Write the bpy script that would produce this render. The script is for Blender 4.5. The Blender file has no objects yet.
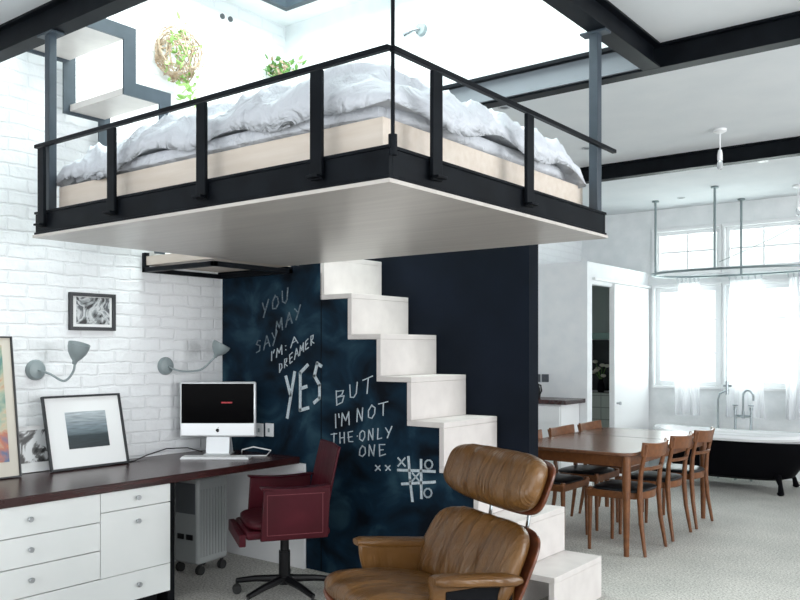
import bpy, bmesh, math, random
from mathutils import Vector, Matrix, noise
C = bpy.context.scene.collection
PI = math.pi
CAMH, F, YAW, HY = 1.47, 832.0, 0.656, 350.0
SY, CY = math.sin(YAW), math.cos(YAW)

def ray(px, py):
    u = (px-400)/F
    return Vector((-SY+CY*u, CY+SY*u, (HY-py)/F))
def at(px, py, ax, val):
    """the point of the plane ax = val that lies in the given direction"""
    d = ray(px, py); o = Vector((0, 0, CAMH)); i = 'XYZ'.index(ax)
    return o + d*((val-o[i])/d[i])

# ------------------------------------------------------------------ materials
def mat(name, col, rough=.5, metal=0, **k):
    m = bpy.data.materials.new(name); m.use_nodes = True
    nt = m.node_tree; b = nt.nodes['Principled BSDF']
    b.inputs['Base Color'].default_value = (*col, 1); b.inputs['Roughness'].default_value = rough
    b.inputs['Metallic'].default_value = metal
    if 'spec' in k: b.inputs['Specular IOR Level'].default_value = k['spec']
    if 'coat' in k: b.inputs['Coat Weight'].default_value = k['coat']; b.inputs['Coat Roughness'].default_value = .15
    if 'sheen' in k: b.inputs['Sheen Weight'].default_value = k['sheen']
    if 'trans' in k: b.inputs['Transmission Weight'].default_value = k['trans']
    if 'alpha' in k: b.inputs['Alpha'].default_value = k['alpha']
    return m
def N(m, t, **k):
    n = m.node_tree.nodes.new(t)
    for a, v in k.items():
        if a in n.inputs: n.inputs[a].default_value = v
        else: setattr(n, a, v)
    return n
def LK(m, a, b): m.node_tree.links.new(a, b)
def coords(m, scale=(1, 1, 1), rot=(0, 0, 0)):
    tc = N(m, 'ShaderNodeTexCoord'); mp = N(m, 'ShaderNodeMapping')
    mp.inputs['Scale'].default_value = scale; mp.inputs['Rotation'].default_value = rot
    LK(m, tc.outputs['Object'], mp.inputs['Vector']); return mp.outputs['Vector']
def ramp(m, fac, stops):
    r = N(m, 'ShaderNodeValToRGB'); e = r.color_ramp.elements
    while len(e) < len(stops): e.new(.5)
    for i, (p, c) in enumerate(stops): e[i].position = p; e[i].color = (*c, 1)
    LK(m, fac, r.inputs['Fac']); return r.outputs['Color']
def bump(m, h, strength=.3, dist=.01):
    b = N(m, 'ShaderNodeBump'); b.inputs['Strength'].default_value = strength; b.inputs['Distance'].default_value = dist
    LK(m, h, b.inputs['Height']); LK(m, b.outputs['Normal'], m.node_tree.nodes['Principled BSDF'].inputs['Normal'])
def base(m, c): LK(m, c, m.node_tree.nodes['Principled BSDF'].inputs['Base Color'])
def noisy(name, c1, c2, scale, rough=.5, metal=0, bs=0, stretch=(1, 1, 1), detail=5, lo=.35, hi=.65, bd=.004, **k):
    m = mat(name, c1, rough, metal, **k)
    n = N(m, 'ShaderNodeTexNoise', Scale=scale, Detail=detail); LK(m, coords(m, stretch), n.inputs['Vector'])
    base(m, ramp(m, n.outputs['Fac'], [(lo, c1), (hi, c2)]))
    if bs: bump(m, n.outputs['Fac'], bs, bd)
    return m
def wood(name, c1, c2, rough=.4, stretch=(1, 12, 12), scale=4, **k):
    return noisy(name, c1, c2, scale, rough, bs=.08, stretch=stretch, detail=8, lo=.3, hi=.7, **k)

M = {}
M['plaster'] = noisy('white plaster', (.86, .88, .89), (.8, .83, .85), 6, .8, bs=.15)
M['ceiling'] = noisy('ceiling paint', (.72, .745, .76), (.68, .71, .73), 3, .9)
M['plaster_old'] = noisy('old wall plaster', (.85, .87, .88), (.78, .81, .82), 7, .8, bs=.5, bd=.02)
M['white'] = mat('white lacquer', (.85, .86, .87), .35)
M['drawer'] = noisy('drawer white', (.78, .80, .79), (.74, .77, .76), 3, .4)
M['steel'] = noisy('blackened steel', (.003, .004, .006), (.006, .008, .011), 8, .45, bs=.05, spec=.1)
M['steelgrey'] = noisy('painted grey steel', (.028, .042, .056), (.04, .055, .072), 8, .42)
M['ply'] = wood('birch ply', (.74, .66, .58), (.66, .57, .48), .45, (1.2, 14, 14), 2.2)
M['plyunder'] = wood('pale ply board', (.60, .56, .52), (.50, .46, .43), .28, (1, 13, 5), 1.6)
M['stair'] = wood('limed stair board', (.70, .66, .635), (.62, .58, .56), .4, (6, 6, 6), 1.5)
M['desk'] = wood('dark red wood', (.050, .012, .011), (.020, .006, .007), .27, (9, 1, 9), 3, spec=.6)
M['teak'] = wood('teak', (.20, .075, .025), (.12, .042, .014), .38, (3, 3, 3), 9)
M['tabletop'] = wood('teak tabletop', (.17, .075, .038), (.10, .042, .022), .25, (10, 1, 10), 4, spec=.6)
M['veneer'] = wood('rosewood veneer', (.20, .06, .025), (.09, .028, .014), .3, (2, 10, 10), 5)
M['blackleather'] = noisy('black leather', (.004, .005, .007), (.01, .012, .015), 60, .35, spec=.3, bs=.2, bd=.001)
M['chrome'] = mat('chrome', (.42, .46, .48), .2, 1)
M['brushed'] = mat('brushed metal', (.5, .52, .54), .35, 1)
M['polegrey'] = mat('grey pole metal', (.22, .27, .28), .35, .6)
M['lining'] = mat('grey lining', (.15, .165, .185), .6)
M['lampgrey'] = mat('lamp grey enamel', (.27, .32, .33), .38)
M['black'] = mat('black plastic', (.004, .004, .005), .35, spec=.25)
M['matblack'] = mat('matt black', (.004, .0045, .006), .6, spec=.1)
M['paper'] = mat('mount card', (.85, .86, .86), .8)
M['enamel'] = mat('white enamel', (.9, .91, .92), .12, coat=.5)
M['tubblack'] = mat('black tub paint', (.002, .002, .003), .6, spec=.06)
M['chalk'] = noisy('chalk', (.42, .50, .55), (.62, .68, .72), 90, .95)
M['chalkfaint'] = noisy('faint chalk', (.07, .10, .13), (.20, .25, .28), 70, .95)
M['socket'] = mat('socket plastic', (.8, .82, .84), .4)
M['darksocket'] = mat('dark socket steel', (.10, .11, .13), .35, .5)
M['radiator'] = mat('heater white in shade', (.34, .36, .36), .45)  # white darkened to grey: under-desk shadow put into the colour
M['radgrey'] = mat('heater grey', (.10, .11, .12), .5)
M['rubber'] = mat('rubber', (.015, .015, .015), .7)
M['green'] = noisy('leaf green', (.05, .16, .025), (.14, .30, .06), 20, .5)
M['palegreen'] = noisy('pale leaf', (.22, .42, .10), (.34, .55, .16), 20, .5)
M['twig'] = noisy('dry twig', (.30, .20, .12), (.52, .42, .32), 40, .8)
M['frameblk'] = mat('black frame', (.015, .018, .022), .35)
M['cream'] = mat('cream frame', (.62, .58, .50), .5)
M['screen'] = mat('dark screen glass', (.002, .002, .0025), .12, spec=.02)
M['red'] = mat('red bar', (.5, .01, .02), .4)
M['alu'] = mat('aluminium', (.80, .82, .84), .28, .35)
M['key'] = mat('white keys', (.85, .86, .87), .4)
M['darktile'] = noisy('dark room panel', (.004, .008, .008), (.012, .02, .018), 5, .3)
M['petal'] = mat('petal', (.55, .55, .45), .6)
M['bulb'] = mat('bulb glass', (.85, .88, .9), .1, trans=.6)
M['sage'] = mat('sage wall', (.38, .46, .43), .6)
M['paleglass'] = mat('pale green glass', (.30, .48, .42), .15)

def m_leather(name, c1, c2, c3, creases=True, rough=.29):
    m = mat(name, c1, rough, spec=.5 if creases else .2)
    v = coords(m); n = N(m, 'ShaderNodeTexNoise', Scale=5.0, Detail=4); LK(m, v, n.inputs['Vector'])
    base(m, ramp(m, n.outputs['Fac'], [(.3, c1), (.55, c2), (.75, c3)]))
    v2 = coords(m, (14, 3, 2.2)); n2 = N(m, 'ShaderNodeTexNoise', Scale=1.6, Detail=6, Distortion=.8); LK(m, v2, n2.inputs['Vector'])
    bump(m, n2.outputs['Fac'], 1.0 if creases else .15, .02)
    return m
M['tan'] = m_leather('tan leather', (.10, .043, .010), (.145, .066, .017), (.185, .090, .028))
M['burg'] = m_leather('burgundy leather', (.040, .0025, .006), (.052, .004, .009), (.07, .007, .013), False, .4)
M['stitch'] = mat('stitched seam', (.16, .03, .04), .5)

def m_brick():
    m = mat('white painted brick', (.86, .88, .9), .65)
    tc = N(m, 'ShaderNodeTexCoord'); sep = N(m, 'ShaderNodeSeparateXYZ'); cmb = N(m, 'ShaderNodeCombineXYZ')
    LK(m, tc.outputs['Object'], sep.inputs[0]); LK(m, sep.outputs['Y'], cmb.inputs['X']); LK(m, sep.outputs['Z'], cmb.inputs['Y'])
    nz = N(m, 'ShaderNodeTexNoise', Scale=7.0, Detail=3); LK(m, cmb.outputs[0], nz.inputs['Vector'])
    mx = N(m, 'ShaderNodeMix', data_type='RGBA', blend_type='ADD'); mx.inputs['Factor'].default_value = .035
    LK(m, cmb.outputs[0], mx.inputs['A']); LK(m, nz.outputs['Color'], mx.inputs['B'])
    br = N(m, 'ShaderNodeTexBrick'); LK(m, mx.outputs['Result'], br.inputs['Vector'])
    for k, v in {'Scale': 1.0, 'Brick Width': .235, 'Row Height': .078, 'Mortar Size': .009, 'Mortar Smooth': .6}.items(): br.inputs[k].default_value = v
    br.inputs['Color1'].default_value = (1, 1, 1, 1); br.inputs['Color2'].default_value = (.8, .8, .8, 1); br.inputs['Mortar'].default_value = (.0, .0, .0, 1)
    n2 = N(m, 'ShaderNodeTexNoise', Scale=11.0, Detail=7); LK(m, cmb.outputs[0], n2.inputs['Vector'])
    ad = N(m, 'ShaderNodeMath', operation='MULTIPLY_ADD'); LK(m, n2.outputs['Fac'], ad.inputs[0]); ad.inputs[1].default_value = 2.6; LK(m, br.outputs['Color'], ad.inputs[2])
    base(m, ramp(m, br.outputs['Color'], [(0, (.835, .85, .87)), (.6, (.86, .88, .90)), (1, (.88, .895, .91))]))
    bump(m, ad.outputs[0], .5, .012)
    return m
M['brick'] = m_brick()

def m_floor():
    m = mat('speckled floor', (.5, .5, .46), .75)
    v = coords(m)
    a = N(m, 'ShaderNodeTexNoise', Scale=75.0, Detail=4, Roughness=.75); LK(m, v, a.inputs['Vector'])
    b = N(m, 'ShaderNodeTexNoise', Scale=2.5, Detail=4); LK(m, v, b.inputs['Vector'])
    c1 = ramp(m, a.outputs['Fac'], [(.34, (.17, .165, .15)), (.47, (.47, .455, .42)), (.62, (.72, .705, .665))])
    c2 = ramp(m, b.outputs['Fac'], [(.35, (.86, .87, .87)), (.65, (1, 1, 1))])
    mx = N(m, 'ShaderNodeMix', data_type='RGBA', blend_type='MULTIPLY'); mx.inputs['Factor'].default_value = 1
    LK(m, c1, mx.inputs['A']); LK(m, c2, mx.inputs['B']); base(m, mx.outputs['Result'])
    bump(m, a.outputs['Fac'], .35, .004)
    return m
M['floor'] = m_floor()

def m_board():
    m = mat('chalkboard paint', (.012, .025, .04), .6, spec=.1)
    v = coords(m, (1, 1, 1.2)); a = N(m, 'ShaderNodeTexNoise', Scale=3.2, Detail=7, Distortion=.6); LK(m, v, a.inputs['Vector'])
    base(m, ramp(m, a.outputs['Fac'], [(.36, (.0018, .0045, .009)), (.53, (.0055, .022, .042)), (.70, (.028, .070, .10))]))
    return m
M['board'] = m_board()
M['navy'] = noisy('dark navy paint', (.0018, .0035, .007), (.0035, .006, .012), 2.5, .55, spec=.08)

def m_duvet():
    m = mat('white linen', (.66, .69, .74), .9)
    n = N(m, 'ShaderNodeTexNoise', Scale=9.0, Detail=6, Distortion=1.2); LK(m, coords(m), n.inputs['Vector'])
    bump(m, n.outputs['Fac'], .9, .035); return m
M['linen'] = m_duvet()

def m_curtain():
    m = bpy.data.materials.new('sheer curtain'); m.use_nodes = True; nt = m.node_tree
    for n in list(nt.nodes): nt.nodes.remove(n)
    o = N(m, 'ShaderNodeOutputMaterial'); t = N(m, 'ShaderNodeBsdfTransparent'); l = N(m, 'ShaderNodeBsdfTranslucent'); d = N(m, 'ShaderNodeBsdfDiffuse')
    l.inputs['Color'].default_value = (.9, .9, .92, 1); d.inputs['Color'].default_value = (.88, .89, .92, 1)
    a = N(m, 'ShaderNodeMixShader'); a.inputs[0].default_value = .45; LK(m, l.outputs[0], a.inputs[1]); LK(m, d.outputs[0], a.inputs[2])
    b = N(m, 'ShaderNodeMixShader'); b.inputs[0].default_value = .72; LK(m, t.outputs[0], b.inputs[1]); LK(m, a.outputs[0], b.inputs[2])
    LK(m, b.outputs[0], o.inputs['Surface']); return m
M['curtain'] = m_curtain()
def m_glass():
    m = bpy.data.materials.new('window glass'); m.use_nodes = True; nt = m.node_tree
    for n in list(nt.nodes): nt.nodes.remove(n)
    o = N(m, 'ShaderNodeOutputMaterial'); t = N(m, 'ShaderNodeBsdfTransparent'); g = N(m, 'ShaderNodeBsdfGlossy', Roughness=.02)
    t.inputs['Color'].default_value = (.93, .98, .96, 1)
    a = N(m, 'ShaderNodeMixShader'); a.inputs[0].default_value = .06; LK(m, t.outputs[0], a.inputs[1]); LK(m, g.outputs[0], a.inputs[2])
    LK(m, a.outputs[0], o.inputs['Surface']); return m
M['glass'] = m_glass()

def m_photo(name, stops, scale, dist=1.5, stretch=(1, 1, 1)):
    m = mat(name, (.5, .5, .5), .35); n = N(m, 'ShaderNodeTexNoise', Scale=scale, Detail=7, Distortion=dist); LK(m, coords(m, stretch), n.inputs['Vector'])
    base(m, ramp(m, n.outputs['Fac'], stops)); return m
M['bw'] = m_photo('monochrome photo', [(.40, (.01, .01, .012)), (.47, (.25, .27, .28)), (.53, (.6, .62, .63)), (.60, (.08, .09, .1))], 9)
M['bw2'] = m_photo('monochrome figure print', [(.42, (.02, .02, .02)), (.47, (.2, .2, .2)), (.5, (.7, .72, .73)), (.7, (.75, .77, .78))], 7)
M['paint'] = m_photo('colourful painting', [(.30, (.03, .12, .16)), (.40, (.10, .24, .20)), (.48, (.30, .38, .28)), (.54, (.5, .42, .28)), (.60, (.45, .12, .05)), (.68, (.05, .10, .22))], 5.5, .6)
def m_sea():
    m = mat('seascape photo', (.3, .3, .3), .3)
    tc = N(m, 'ShaderNodeTexCoord'); s = N(m, 'ShaderNodeSeparateXYZ'); LK(m, tc.outputs['Object'], s.inputs[0])
    mr = N(m, 'ShaderNodeMapRange'); mr.inputs['From Min'].default_value = .10; mr.inputs['From Max'].default_value = .36; LK(m, s.outputs['Z'], mr.inputs['Value'])
    c = ramp(m, mr.outputs[0], [(0, (.012, .02, .024)), (.38, (.02, .035, .042)), (.44, (.11, .15, .17)), (.62, (.20, .25, .28)), (1, (.50, .55, .58))])
    n = N(m, 'ShaderNodeTexNoise', Scale=12.0, Detail=5); LK(m, coords(m, (1, .8, 9)), n.inputs['Vector'])
    mx = N(m, 'ShaderNodeMix', data_type='RGBA', blend_type='OVERLAY'); mx.inputs['Factor'].default_value = .7
    LK(m, c, mx.inputs['A']); LK(m, n.outputs['Fac'], mx.inputs['B']); base(m, mx.outputs['Result']); return m
M['sea'] = m_sea()
def m_tile():
    m = mat('pale wall tile', (.6, .65, .6), .3)
    tc = N(m, 'ShaderNodeTexCoord'); s = N(m, 'ShaderNodeSeparateXYZ'); cb = N(m, 'ShaderNodeCombineXYZ'); LK(m, tc.outputs['Object'], s.inputs[0])
    LK(m, s.outputs['X'], cb.inputs['X']); LK(m, s.outputs['Z'], cb.inputs['Y'])
    b = N(m, 'ShaderNodeTexBrick'); b.offset = 0; LK(m, cb.outputs[0], b.inputs['Vector'])
    for k, v in {'Scale': 1.0, 'Brick Width': .15, 'Row Height': .15, 'Mortar Size': .006}.items(): b.inputs[k].default_value = v
    b.inputs['Color1'].default_value = (.45, .50, .44, 1); b.inputs['Color2'].default_value = (.42, .47, .42, 1); b.inputs['Mortar'].default_value = (.22, .25, .22, 1)
    base(m, b.outputs['Color']); return m
M['tile'] = m_tile()

# ------------------------------------------------------------------ mesh helpers
class MB:
    def __init__(s): s.bm = bmesh.new()
    def box(s, x0, x1, y0, y1, z0, z1):
        v = [s.bm.verts.new((x, y, z)) for x in (x0, x1) for y in (y0, y1) for z in (z0, z1)]
        for f in ((0, 1, 3, 2), (4, 6, 7, 5), (0, 4, 5, 1), (2, 3, 7, 6), (0, 2, 6, 4), (1, 5, 7, 3)): s.bm.faces.new([v[i] for i in f])
        return s
    def hexa(s, a, b):
        """loft between two equal loops of points, capped"""
        va = [s.bm.verts.new(p) for p in a]; vb = [s.bm.verts.new(p) for p in b]; n = len(a)
        s.bm.faces.new(va[::-1]); s.bm.faces.new(vb)
        for i in range(n): s.bm.faces.new((va[i], va[(i+1) % n], vb[(i+1) % n], vb[i]))
        return s
    def loft(s, loops, cap=True, close=False):
        vs = [[s.bm.verts.new(p) for p in l] for l in loops]; n = len(loops[0])
        for k in range(len(vs)-1 + (1 if close else 0)):
            a, b = vs[k], vs[(k+1) % len(vs)]
            for i in range(n): s.bm.faces.new((a[i], a[(i+1) % n], b[(i+1) % n], b[i]))
        if cap and not close: s.bm.faces.new(vs[0][::-1]); s.bm.faces.new(vs[-1])
        return s
    def tube(s, pts, r, seg=10, flat=1.0, close=False):
        pts = [Vector(p) for p in pts]; n = len(pts); rs = r if isinstance(r, (list, tuple)) else [r]*n
        loops = []; up = None
        for i, p in enumerate(pts):
            if close: t = pts[(i+1) % n]-pts[i-1]
            else: t = pts[min(i+1, n-1)]-pts[max(i-1, 0)]
            t.normalize()
            if up is None: up = t.orthogonal().normalized() if abs(t.z) < .9 else Vector((1, 0, 0))
            up = (up-t*up.dot(t)).normalized(); w = t.cross(up)
            loops.append([p+(up*math.cos(a)+w*math.sin(a)*flat)*rs[i] for a in [2*PI*k/seg for k in range(seg)]])
        return s.loft(loops, close=close)
    def cyl(s, p0, p1, r0, r1=None, seg=16): return s.tube([p0, p1], [r0, r0 if r1 is None else r1], seg)
    def lathe(s, prof, c=(0, 0, 0), seg=24, ax='Z'):
        loops = []
        for r, z in prof:
            l = []
            for k in range(seg):
                a = 2*PI*k/seg; x, y = max(r, 1e-4)*math.cos(a), max(r, 1e-4)*math.sin(a)
                p = {'Z': (x, y, z), 'Y': (x, z, y), 'X': (z, x, y)}[ax]
                l.append(Vector(c)+Vector(p))
            loops.append(l)
        return s.loft(loops)
    def ell(s, c, a, b, cz, p=4, q=2.5, n=14, warp=None):
        """rounded cushion body"""
        g = {}; I = Vector(c)
        def vert(x, y, z):
            key = (round(x, 5), round(y, 5), round(z, 5))
            if key in g: return g[key]
            d = Vector((a*math.tan(x*PI/4), b*math.tan(y*PI/4), cz*math.tan(z*PI/4)))
            r = ((abs(d.x/a)**p+abs(d.y/b)**p)**(q/p)+abs(d.z/cz)**q)**(-1/q)
            P = d*r
            if warp: P = Vector(warp(P))
            g[key] = s.bm.verts.new(P+I); return g[key]
        for ax in range(3):
            for sg in (-1, 1):
                for i in range(n):
                    for j in range(n):
                        q4 = []
                        for (di, dj) in ((0, 0), (1, 0), (1, 1), (0, 1)):
                            co = [0, 0, 0]; co[ax] = sg; co[(ax+1) % 3] = -1+2*(i+di)/n; co[(ax+2) % 3] = -1+2*(j+dj)/n
                            q4.append(vert(*co))
                        if sg < 0: q4.reverse()
                        s.bm.faces.new(q4)
        return s
    def build(s, name, m, parent=None, bevel=0, smooth=True, ang=38, sub=0, loc=None, rotz=0):
        bmesh.ops.recalc_face_normals(s.bm, faces=s.bm.faces[:])
        s.bm.normal_update()
        for f in s.bm.faces: f.smooth = smooth
        for e in s.bm.edges:
            if len(e.link_faces) == 2: e.smooth = e.calc_face_angle(0) < math.radians(ang)
        me = bpy.data.meshes.new(name); s.bm.to_mesh(me); s.bm.free()
        if loc is not None and parent is None:
            pass
        o = bpy.data.objects.new(name, me); C.objects.link(o)
        if isinstance(m, (list, tuple)):
            for x in m: me.materials.append(x)
        else: me.materials.append(m)
        if parent is not None: o.parent = parent
        if loc is not None: o.location = loc
        o.rotation_euler.z = rotz
        if bevel:
            b = o.modifiers.new('bevel', 'BEVEL'); b.width = bevel; b.segments = 2; b.limit_method = 'ANGLE'; b.harden_normals = False
        if sub: ss = o.modifiers.new('sub', 'SUBSURF'); ss.levels = sub; ss.render_levels = sub
        return o
def tag(o, label=None, cat=None, group=None, kind=None):
    if label: o['label'] = label
    if cat: o['category'] = cat
    if group: o['group'] = group
    if kind: o['kind'] = kind
    return o
def thing(name, label, cat, loc=(0, 0, 0), rotz=0, group=None):
    o = bpy.data.objects.new(name, None); C.objects.link(o); o.empty_display_size = .05
    o.location = loc; o.rotation_euler = (0, 0, rotz); return tag(o, label, cat, group)
def box(name, m, x0, x1, y0, y1, z0, z1, parent=None, bevel=0, **k):
    return MB().box(x0, x1, y0, y1, z0, z1).build(name, m, parent, bevel, **k)
def boxc(name, m, x0, x1, y0, y1, z0, z1, bevel=0):
    """top-level box with its origin in its own middle"""
    c = Vector(((x0+x1)/2, (y0+y1)/2, z0))
    return MB().box(x0-c.x, x1-c.x, y0-c.y, y1-c.y, 0, z1-z0).build(name, m, None, bevel, loc=c)
def S(o): o['kind'] = 'structure'; return o
def copy_tree(o, parent=None):
    c = o.copy(); C.objects.link(c); c.parent = parent
    for ch in [x for x in list(bpy.data.objects) if x.parent == o]: copy_tree(ch, c)
    return c

# ------------------------------------------------------------------ the room
XL, YB, YW, YF = -4.77, 4.05, 4.66, 10.10        # brick wall, chalkboard, stair wall, window wall
XR, YN, ZC, ZR = 3.2, -2.6, 3.20, 4.05
VX0, VX1, VY0, VY1 = XL, -1.79, 2.30, 4.66      # roof light well over the bed
S(MB().box(XL-.2, XR+.2, YN-.2, YF+.2, -.1, 0).build('floor', M['floor']))
S(MB().box(XL-.2, XL, YN-.2, YF+.2, 0, ZR).build('wall_left', M['brick']))
c = MB()
c.box(XL, XR, YN, VY0-.06, ZC, ZC+.12); c.box(XL, XR, VY1+.04, YF, ZC, ZC+.12); c.box(VX1+.05, XR, VY0-.06, VY1+.04, ZC+.001, ZC+.12)
S(c.build('ceiling', M['ceiling']))
# light well
w = MB(); w.box(XL, VX1+.1, VY1+.04, VY1+.14, ZC+.12, ZR); w.box(XL, VX1+.1, VY0-.16, VY0-.06, ZC+.12, ZR); w.box(VX1+.1, VX1+.2, VY0-.16, VY1+.14, ZC+.12, ZR)
S(w.build('wall_roof_light', M['plaster']))
SX0, SX1, SYa, SYb = -4.52, -2.10, 2.55, 4.46
w = MB(); w.box(XL, SX0, VY0-.1, VY1+.1, ZR, ZR+.1); w.box(SX1, VX1+.2, VY0-.1, VY1+.1, ZR, ZR+.1); w.box(SX0, SX1, VY0-.1, SYa, ZR, ZR+.1); w.box(SX0, SX1, SYb, VY1+.1, ZR, ZR+.1)
S(w.build('ceiling_roof_light', M['plaster']))
sk = S(thing('window_3', None, None, (0, 0, 0)))
f = MB(); t_ = .05
f.box(SX0, SX1, SYa, SYa+t_, ZR-.02, ZR+.12); f.box(SX0, SX1, SYb-t_, SYb, ZR-.02, ZR+.12); f.box(SX0, SX0+t_, SYa+t_, SYb-t_, ZR-.02, ZR+.12); f.box(SX1-t_, SX1, SYa+t_, SYb-t_, ZR-.02, ZR+.12)
f.box(-3.35, -3.30, SYa+t_, SYb-t_, ZR, ZR+.1)
f.build('window_frame', M['steelgrey'], sk)
MB().box(SX0+t_, SX1-t_, SYa+t_, SYb-t_, ZR+.05, ZR+.056).build('window_pane', M['glass'], sk)

# far wall with four window openings
def P(px, py, Y=YF): return at(px, py, 'Y', Y)
ux0, ux1 = P(657.5, 0).x, P(717, 0).x; vx0, vx1 = P(728, 0).x, P(800, 0).x
uz1 = P(657, 237).z; uz0 = P(657, 272).z
lz1 = P(660, 288).z; lz0 = P(660, 385).z
ox0, ox1 = ux0-.03, ux1+.03; px0, px1 = vx0-.03, vx1+.03
uz0 -= .02; uz1 += .05
w = MB(); Y0, Y1 = YF, YF+.22
w.box(XL, ox0, Y0, Y1, 0, ZC); w.box(px1, XR, Y0, Y1, 0, ZC); w.box(ox1, px0, Y0, Y1, 0, ZC)
for a, b in ((ox0, ox1), (px0, px1)):
    w.box(a, b, Y0, Y1, uz1, ZC); w.box(a, b, Y0, Y1, lz1, uz0); w.box(a, b, Y0, Y1, 0, lz0)
S(w.build('wall_far', M['plaster_old']))
def window(idx, a, b, z0, z1, nx, nz, fr=.045, y=YF+.06, m='white'):
    r = S(thing('window_%d' % idx, None, None, ((a+b)/2, y, z0)))
    W = (b-a)/2; H = z1-z0; f = MB()
    f.box(-W, -W+fr, -.03, .03, 0, H); f.box(W-fr, W, -.03, .03, 0, H); f.box(-W+fr, W-fr, -.03, .03, 0, fr); f.box(-W+fr, W-fr, -.03, .03, H-fr, H)
    for i in range(1, nx): x = -W+2*W*i/nx; f.box(x-.011, x+.011, -.018, .018, fr, H-fr)
    for i in range(1, nz): z = H*i/nz; f.box(-W+fr, W-fr, -.016, .016, z-.011, z+.011)
    f.build('window_frame', M[m], r, .004)
    MB().box(-W+fr, W-fr, .020, .026, fr, H-fr).build('window_pane', M['glass'], r)
    return r
window(1, ox0, ox1, uz0, uz1, 2, 2); window(2, px0, px1, uz0, uz1, 2, 2)
window(4, ox0, ox1, lz0, lz1, 2, 3, .06); window(5, px0, px1, lz0, lz1, 2, 3, .06)
# architraves round the windows
tr = MB()
for a, b in ((ox0, ox1), (px0, px1)):
    for z0, z1 in ((uz0, uz1), (lz0, lz1)):
        tr.box(a-.03, a, YF-.025, YF, z0, z1); tr.box(b, b+.03, YF-.025, YF, z0, z1); tr.box(a-.03, b+.03, YF-.03, YF, z1, z1+.04); tr.box(a-.03, b+.03, YF-.045, YF, z0-.035, z0)
S(tr.build('trim_1', M['white'], bevel=.004))

# walls behind and beside the camera, unseen; tall openings added to let fill light in
w = MB(); w.box(XR, XR+.2, YN-.2, -1.8, 0, ZC); w.box(XR, XR+.2, 1.4, 3.4, 0, ZC); w.box(XR, XR+.2, 7.4, YF+.2, 0, ZC); w.box(XR, XR+.2, -1.8, 1.4, 0, .7); w.box(XR, XR+.2, 3.4, 7.4, 0, .7)
w.box(XR, XR+.2, -1.8, 1.4, 2.9, ZC); w.box(XR, XR+.2, 3.4, 7.4, 2.9, ZC)
S(w.build('wall_right', M['plaster']))
w = MB(); w.box(XL, -3.6, YN-.2, YN, 0, ZC); w.box(2.4, XR, YN-.2, YN, 0, ZC); w.box(-3.6, 2.4, YN-.2, YN, 0, .6); w.box(-3.6, 2.4, YN-.2, YN, 2.9, ZC)
S(w.build('wall_near', M['plaster']))

# stair wall (navy) and white room-in-room
S(MB().box(XL, -2.558, YW, YW+.12, 0, 2.18).build('wall_stair', M['navy']))
CX, CYn, CZ = -3.88, 8.36, 2.43
cb = MB(); oy0, oy1 = at(592, 0, 'X', CX).y, at(611, 0, 'X', CX).y; dz = 2.19
cb.box(XL, CX, CYn, CYn+.08, 0, CZ)
cb.box(CX-.08, CX, CYn+.08, oy0, 0, CZ); cb.box(CX-.08, CX, oy0, oy1, dz, CZ); cb.box(CX-.08, CX, oy1, YF, dz, CZ); cb.box(CX-.08, CX, YF-.06, YF, 0, dz)
cb.box(XL, CX-.08, CYn+.08, YF, CZ-.08, CZ)
S(cb.build('wall_cabin', M['plaster']))
S(MB().box(XL, CX-.08, YF-.02, YF, 1.69, 2.3).build('wall_cabin_sage', M['sage']))
d = S(thing('door_1', None, None, (CX+.03, (oy1+YF)/2, 0)))
hl = (YF-.07-oy1)/2
MB().box(-.025, .0, -hl, hl, .01, dz+.04).build('door_panel', M['white'], d, .004)
MB().box(-.045, .02, -hl-.05, -hl, 0, dz).build('door_edge', M['white'], d, .003)
MB().cyl((0, -hl+.06, .86), (.035, -hl+.06, .86), .012).cyl((.035, -hl+.06, .86), (.05, -hl+.06, .86), .02).build('door_handle', M['brushed'], d)
S(MB().box(CX+.0, CX+.04, oy0, YF, dz+.045, dz+.075).build('trim_2', M['white'], bevel=.004))
# inside the cabin, seen through the door gap
tag(boxc('wall_panel', M['darktile'], XL+.02, CX-.1, YF-.05, YF-.02, .95, 1.60, .003), 'dark glossy panel on the far wall inside the white room', 'panel')
tag(boxc('glass_shelf', M['paleglass'], XL+.02, CX-.1, YF-.09, YF-.02, 1.605, 1.69, .003), 'pale green glass strip above the dark panel inside the white room', 'shelf')
tag(boxc('tiled_ledge', M['tile'], XL+.02, CX-.1, YF-.30, YF-.02, 0, .93, .003), 'pale green tiled ledge inside the white room', 'ledge')
pv = P(601, 385, YF-.17)
fl = thing('flower_vase', 'vase of pale flowers on the tiled ledge inside the white room', 'vase', (pv.x, YF-.17, .93))
MB().lathe([(.035, 0), (.05, .04), (.045, .1), (.025, .15), (.03, .17)]).build('vase', M['matblack'], fl)
random.seed(3)
pt = MB(); stm = MB()
for i in range(7):
    p = Vector((random.uniform(-.12, .12), random.uniform(-.05, .05), random.uniform(.2, .42)))
    stm.tube([(0, 0, .14), p*.6+Vector((0, 0, .08)), p], .004, 5)
    pt.ell(p, .035, .03, .022, 2, 2, 4)
stm.build('stem', M['green'], fl); pt.build('flower', M['petal'], fl)

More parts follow.
